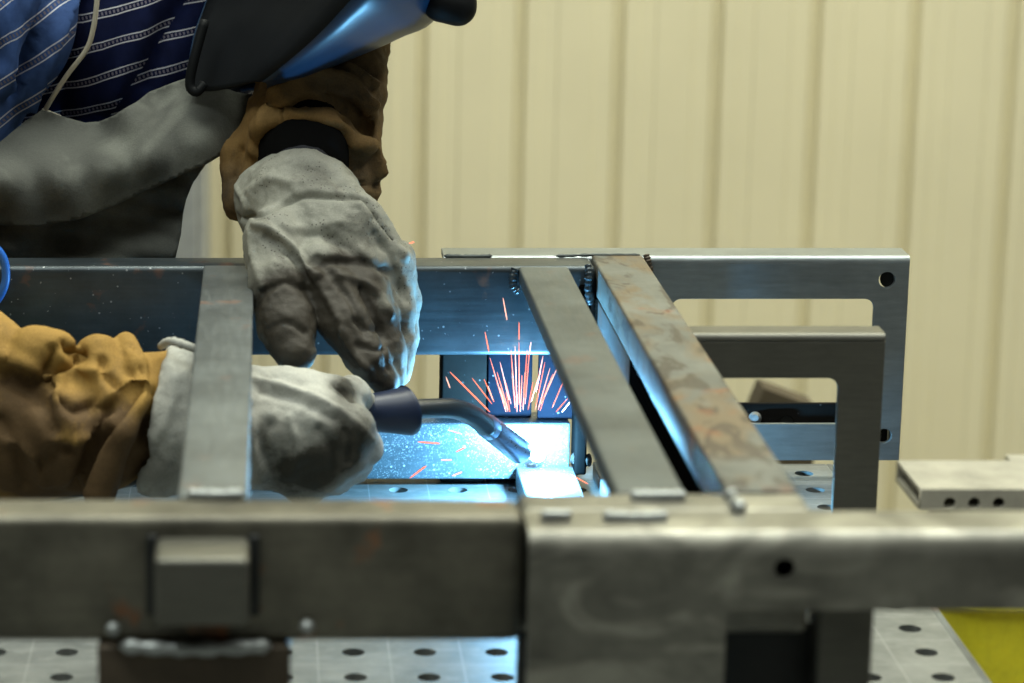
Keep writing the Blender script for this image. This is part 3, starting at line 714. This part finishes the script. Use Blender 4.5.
dabs(me, 'dirt_and_shade', [(10, 450, 1.95, 50, .6), (60, 470, 1.95, 50, .6), (110, 470, 1.95, 40, .7), (20, 400, 1.95, 40, .8), (75, 412, 1.95, 20, .7), (115, 425, 1.94, 24, .7), (60, 490, 1.95, 40, .7), (125, 470, 1.94, 26, .9), (35, 345, 1.98, 18, -.6), (75, 375, 1.95, 20, -.7), (160, 380, 1.95, 22, -1), (70, 440, 1.93, 16, -.5), (150, 440, 1.95, 24, 1.2), (0, 470, 1.96, 30, .5)])  # bottom and left dabs paint shade into the leather colour
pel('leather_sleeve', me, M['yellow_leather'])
# lower glove
v = Vol(.008)
v.chain([(176, 414, 2.0, 69), (205, 422, 2.0, 62), (250, 432, 2.0, 56)], sq=1.0, k=.014)
v.chain([(155, 465, 1.985, 34), (200, 440, 1.99, 44)], k=.014)
v.chain([(250, 425, 2.0, 57), (300, 428, 2.005, 56), (325, 430, 2.01, 46)], sq=1.3, k=.014)
v.chain([(290, 400, 2.0, 32), (330, 396, 2.01, 20), (352, 394, 2.03, 16), (364, 400, 2.045, 12)], k=.006)
v.chain([(315, 418, 1.985, 32), (348, 430, 1.985, 27), (364, 446, 2.0, 19), (362, 452, 2.03, 16)], k=.006)
v.chain([(310, 440, 1.985, 32), (342, 452, 1.985, 25), (352, 464, 2.01, 18), (345, 462, 2.04, 15)], k=.006)
v.chain([(300, 455, 1.99, 30), (325, 470, 1.99, 23), (335, 480, 2.02, 17)], k=.006)
v.chain([(285, 468, 1.995, 26), (305, 484, 2.0, 20), (312, 490, 2.03, 15)], k=.006)
v.chain([(110, 430, 2.0, 60), (172, 416, 2.0, 60)], sub=True, k=.004)
v.chain([(98, 345, 2.0, 68), (92, 420, 2.0, 62), (66, 505, 2.0, 62)], sub=True, k=.004, sq=.5)
me = v.mesh(.0023); smooth_mesh(me, 1)
sculpt(me, [([(255, 380), (290, 388), (325, 402), (350, 418), (372, 440)], 2.6, 3.5), ([(262, 392), (300, 402), (335, 420)], 3.5, -3), ([(335, 385), (345, 392), (352, 402)], 3, -5), ([(270, 425), (262, 440), (275, 468)], 4, -4),
            ([(290, 420), (300, 445), (290, 475)], 5, 3.5), ([(320, 430), (335, 450), (335, 470)], 4, -4), ([(345, 430), (352, 442), (350, 462)], 3, -3), ([(160, 355), (172, 380), (170, 410), (150, 450)], 3, 2), ([(185, 375), (200, 410), (192, 460)], 7, 3),
            ([(250, 400), (252, 440), (262, 480)], 4, 3)])
rough_up(me, .0018, 55, (1, 1, 1), 51, 4)
dabs(me, 'dirt_and_shade', [(320, 470, 1.96, 30, .9), (350, 450, 1.96, 26, .8), (270, 440, 1.95, 20, .5), (290, 485, 1.96, 30, .8), (345, 392, 2.0, 18, 1.0), (340, 425, 1.95, 14, .6), (160, 480, 1.94, 36, .45), (300, 395, 1.95, 26, -.3), (190, 400, 1.95, 40, -.3), (365, 425, 1.97, 15, .5)])
g2 = pel('right_glove', me, M['glove2']); tag(g2, 'off white leather glove')
q = [P(161, 346, 1.99), P(170, 341, 1.97), P(182, 344, 1.965), P(196, 349, 1.965), P(206, 352, 1.97)]
bm = sweep(bmesh.new(), catmull(q, 6), [.0031+random.uniform(-.0007, .0007) for i in range(25)], 10); pel('cuff_trim', bm, M['glove2'])
for nm, me_ in ():
    pass
# helmet: lofted shell
def helmet():
    st = []
    #        rim            side bulge         crease            outline           far side         far rim
    rows = [((188, 90, 2.29), (215, 91, 2.27), (266, 79, 2.20), (268, 90, 2.25), (258, 88, 2.33), (215, 95, 2.42)),
            ((190, 66, 2.31), (232, 60, 2.27), (286, 64, 2.175), (306, 79, 2.25), (300, 70, 2.37), (245, 72, 2.47)),
            ((196, 34, 2.33), (250, 26, 2.275), (312, 42, 2.155), (352, 60, 2.25), (350, 50, 2.40), (280, 40, 2.52)),
            ((208, 0, 2.36), (275, -10, 2.28), (338, 14, 2.14), (400, 40, 2.25), (400, 26, 2.42), (310, 0, 2.55)),
            ((225, -50, 2.39), (300, -60, 2.28), (368, -24, 2.13), (437, 19, 2.25), (440, 0, 2.43), (335, -45, 2.57)),
            ((250, -120, 2.42), (330, -130, 2.19), (400, -95, 2.15), (470, -60, 2.25), (470, -75, 2.43), (365, -110, 2.57)),
            ((290, -190, 2.45), (355, -205, 2.24), (415, -190, 2.22), (470, -165, 2.28), (465, -175, 2.43), (390, -190, 2.55)),
            ((330, -235, 2.46), (370, -250, 2.33), (410, -250, 2.30), (440, -240, 2.33), (440, -240, 2.42), (400, -235, 2.50))]
    G = [[np.array(P(*p)) for p in r] for r in rows]
    cols = [catmull([G[i][j] for i in range(len(G))], 6) for j in range(6)]
    n = len(cols[0]); bm = bmesh.new(); rings = []; rings_co = []
    for i in range(n):
        ring = []
        for j in range(5):
            a, b = cols[j][i], cols[j+1][i]
            for k in range(5):
                t = k/5; p = a*(1-t)+b*t
                ring.append(p)
        ring.append(cols[5][i]); ring = np.array(ring)
        for _ in range(2):      # soften, keeping the crease readable
            r2 = ring.copy(); r2[1:-1] = .5*ring[1:-1]+.25*(ring[:-2]+ring[2:]); ring = r2
        rings.append([bm.verts.new(Vector(p)) for p in ring]); rings_co.append([type('V', (), {'co': Vector(p)})() for p in ring])
    for a, b in zip(rings, rings[1:]):
        for k in range(len(a)-1): bm.faces.new((a[k], a[k+1], b[k+1], b[k])).material_index = int(k < 10 or k > 21)  # arc-lit strip gets the blue-tinted copy, the dark sides the black one
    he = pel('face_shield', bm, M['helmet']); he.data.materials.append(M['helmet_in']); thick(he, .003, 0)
    for j in (10, 15):
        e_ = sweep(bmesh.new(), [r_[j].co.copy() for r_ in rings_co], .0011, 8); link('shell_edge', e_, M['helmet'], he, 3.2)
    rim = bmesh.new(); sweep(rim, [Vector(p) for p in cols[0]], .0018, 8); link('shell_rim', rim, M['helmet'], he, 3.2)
    # lens housing at the end
    bm = bmesh.new(); q = catmull([P(395, -42, 2.26), P(437, -10, 2.24), P(462, 8, 2.235)], 4)
    bm = Vol(.006); bm.chain([(448, -45, 2.25, 17), (441, 4, 2.235, 16), (458, 8, 2.235, 16)])
    bm.chain([(465, -60, 2.25, 17), (458, 7, 2.235, 17)])
    link('lens_housing', bm.mesh(.003), M['helmet_in'], he, 3.2)
    bm = bmesh.new(); sweep(bm, catmull([P(205, 20, 2.27), P(194, 60, 2.262), P(190, 84, 2.26), P(196, 92, 2.258), P(204, 84, 2.262)], 6), .0042, 10); link('chin_strap', bm, M['helmet_in'], he, 3.2)
helmet()

# ------------------------------------------------------------------ torch
M['torch_body'] = plain('dark blue plastic', (.012, .02, .05), .4)
M['torch_neck'] = plain('black rubber sleeve', (.02, .022, .024), .38)
M['nozzle'] = metal('tarnished nozzle', (.16, .18, .24), .3, .7)
to = thing('welding_torch', P(400, 410, 2.06), 'welding torch with curved black neck held in gloved hands, pointing at the weld', 'welding torch')
q = [P(230, 446, 2.03), P(290, 432, 2.04), P(340, 414, 2.05), P(372, 408, 2.055)]
link('handle', sweep(bmesh.new(), catmull(q, 6), [PX(15+2*(i/18), 2.05) for i in range(19)], 20), M['torch_body'], to, 3.2)
q = catmull([P(352, 412, 2.05), P(380, 412, 2.058), P(403, 411, 2.062), P(409, 410, 2.064)], 6)
rr = [PX(r, 2.06) for r in np.interp(np.arange(19), [0, 4, 10, 15, 17, 18], [16, 19, 23, 26, 25, 22])]
link('heat_shield', sweep(bmesh.new(), q, rr, 28), M['torch_body'], to, .8)
q = catmull([P(404, 410, 2.064), P(430, 408.5, 2.078), P(455, 409, 2.092), P(473, 416, 2.104), P(489, 428, 2.116)], 8)
link('swan_neck', sweep(bmesh.new(), q, [PX(r, 2.08) for r in np.linspace(9.6, 11, len(q))], 20), M['torch_neck'], to, 3.2)
a, b = P(482, 422, 2.112), P(522, 453, 2.145); d = b-a
bm = bmesh.new(); q = [a+d*t for t in (0, .06, .1, .22, .26, .3, .85, .97, 1.0, 1.0, .9)]
sweep(bm, q, [PX(r, 2.12) for r in (10, 11.5, 12.2, 12.2, 11.2, 12.4, 12.9, 12.7, 12.0, 9.5, 9.0)], 28, cap=False); link('nozzle', bm, M['nozzle'], to, .6)
link('contact_tip', sweep(bmesh.new(), [a+d*.5, a+d*1.04], [.003, .0022], 12), M['weld'], to)
link('welding_wire', sweep(bmesh.new(), [a+d*1.04, a+d*1.3], .0006, 8), M['weld'], to)
q = catmull([P(232, 446, 2.03), P(150, 470, 2.03), P(40, 490, 2.05), P(-90, 480, 2.10), P(-160, 500, 2.15)], 8)
link('cable', sweep(bmesh.new(), q, .009, 14), M['torch_neck'], to, 3.2)

# ------------------------------------------------------------------ arc and sparks
bm = bmesh.new(); bmesh.ops.create_icosphere(bm, subdivisions=3, radius=.006, matrix=Matrix.Translation(P(538, 455, 2.20)))
o = link('weld_arc', bm, glow('white hot arc', (.75, .92, 1), 60), None, 3.2); tag(o, 'white hot welding arc burning below the torch nozzle', 'welding arc')
bm = bmesh.new()
SP = glow('orange hot spark', (1, .20, .10), 1.5); SW = glow('pale hot spark', (1, .42, .30), 1.5)
sparks = [((450,372),(490,412)),((493,419),(527,458)),((472,378),(492,404)),((484,379),(494,402)),((488,386),(493,400)),((490,358),(506,412)),((497,372),(508,410)),((500,362),(509,400)),((505,380),(511,404)),
 ((511,350),(515,408)),((515,346),(517,412)),((519,342),(519,405)),((522,375),(520,412)),((525,372),(523,410)),((527,350),(524,398)),((530,345),(525,404)),((512,372),(514,396)),((506,392),(510,412)),
 ((545,362),(535,410)),((550,368),(538,410)),((543,356),(536,392)),((553,374),(541,404)),((558,366),(544,398)),((564,380),(552,408)),((568,398),(556,412)),((570,402),(562,412)),((533,382),(528,410)),((538,378),(531,402)),
 ((503,298),(507,320)),((519,322),(519,340)),((485,332),(489,352)),((531,342),(529,356)),((410,478),(426,466)),((418,442),(440,443.5)),((441,460),(452,460)),((456,452),(466,447)),((448,430),(462,434)),((452,476),(462,472)),
 ((616,370),(621,367)),((409,243.5),(414,242)),((500,388),(508,412)),((516,390),(517,412)),((548,385),(540,411)),((446,377),(450,388)),((570,474),(588,484))]
SPK = {0: 'long orange spark rising left above the black torch neck', 28: 'short orange spark crossing the dark rear rail, topmost near the narrow cross bar', 38: 'tiny pale spark in the gap between the two right cross bars',
       39: 'tiny spark against cream wall beside the upper glove', 32: 'long spark low over the table edge, nearest the right glove', 43: 'shortest orange spark before the dark grey rear post, left of all rising sparks',
       44: 'pale spark on the table right of the weld, below the narrow cross bar'}
for i, ((x0, y0), (x1, y1)) in enumerate(sparks):
    D = 2.15 + random.uniform(-.02, .03)
    if y0 > 425: D = 2.12
    if (x0, y0) == (409, 243.5): D = 2.1
    if (x0, y0) == (616, 370): D = 2.13
    a, b = P(x0, y0, D), P(x1, y1, D+random.uniform(-.01, .01)); r = .00045 if i > 1 else .0007
    if x0 < 460 and y0 > 430: r = .0007
    m_ = a.lerp(b, .5); o = link('spark', sweep(bmesh.new(), [a, a.lerp(b, .15), m_, a.lerp(b, .9), b], [r*.35, r*.8, r, r, r*.4], 6), SW if i % 3 == 1 else SP)
    tag(o, 'thin glowing orange spark flying off the weld', 'spark', 'sparks flying off the weld')
    if i in SPK: o['label'] = SPK[i]; del o['group']
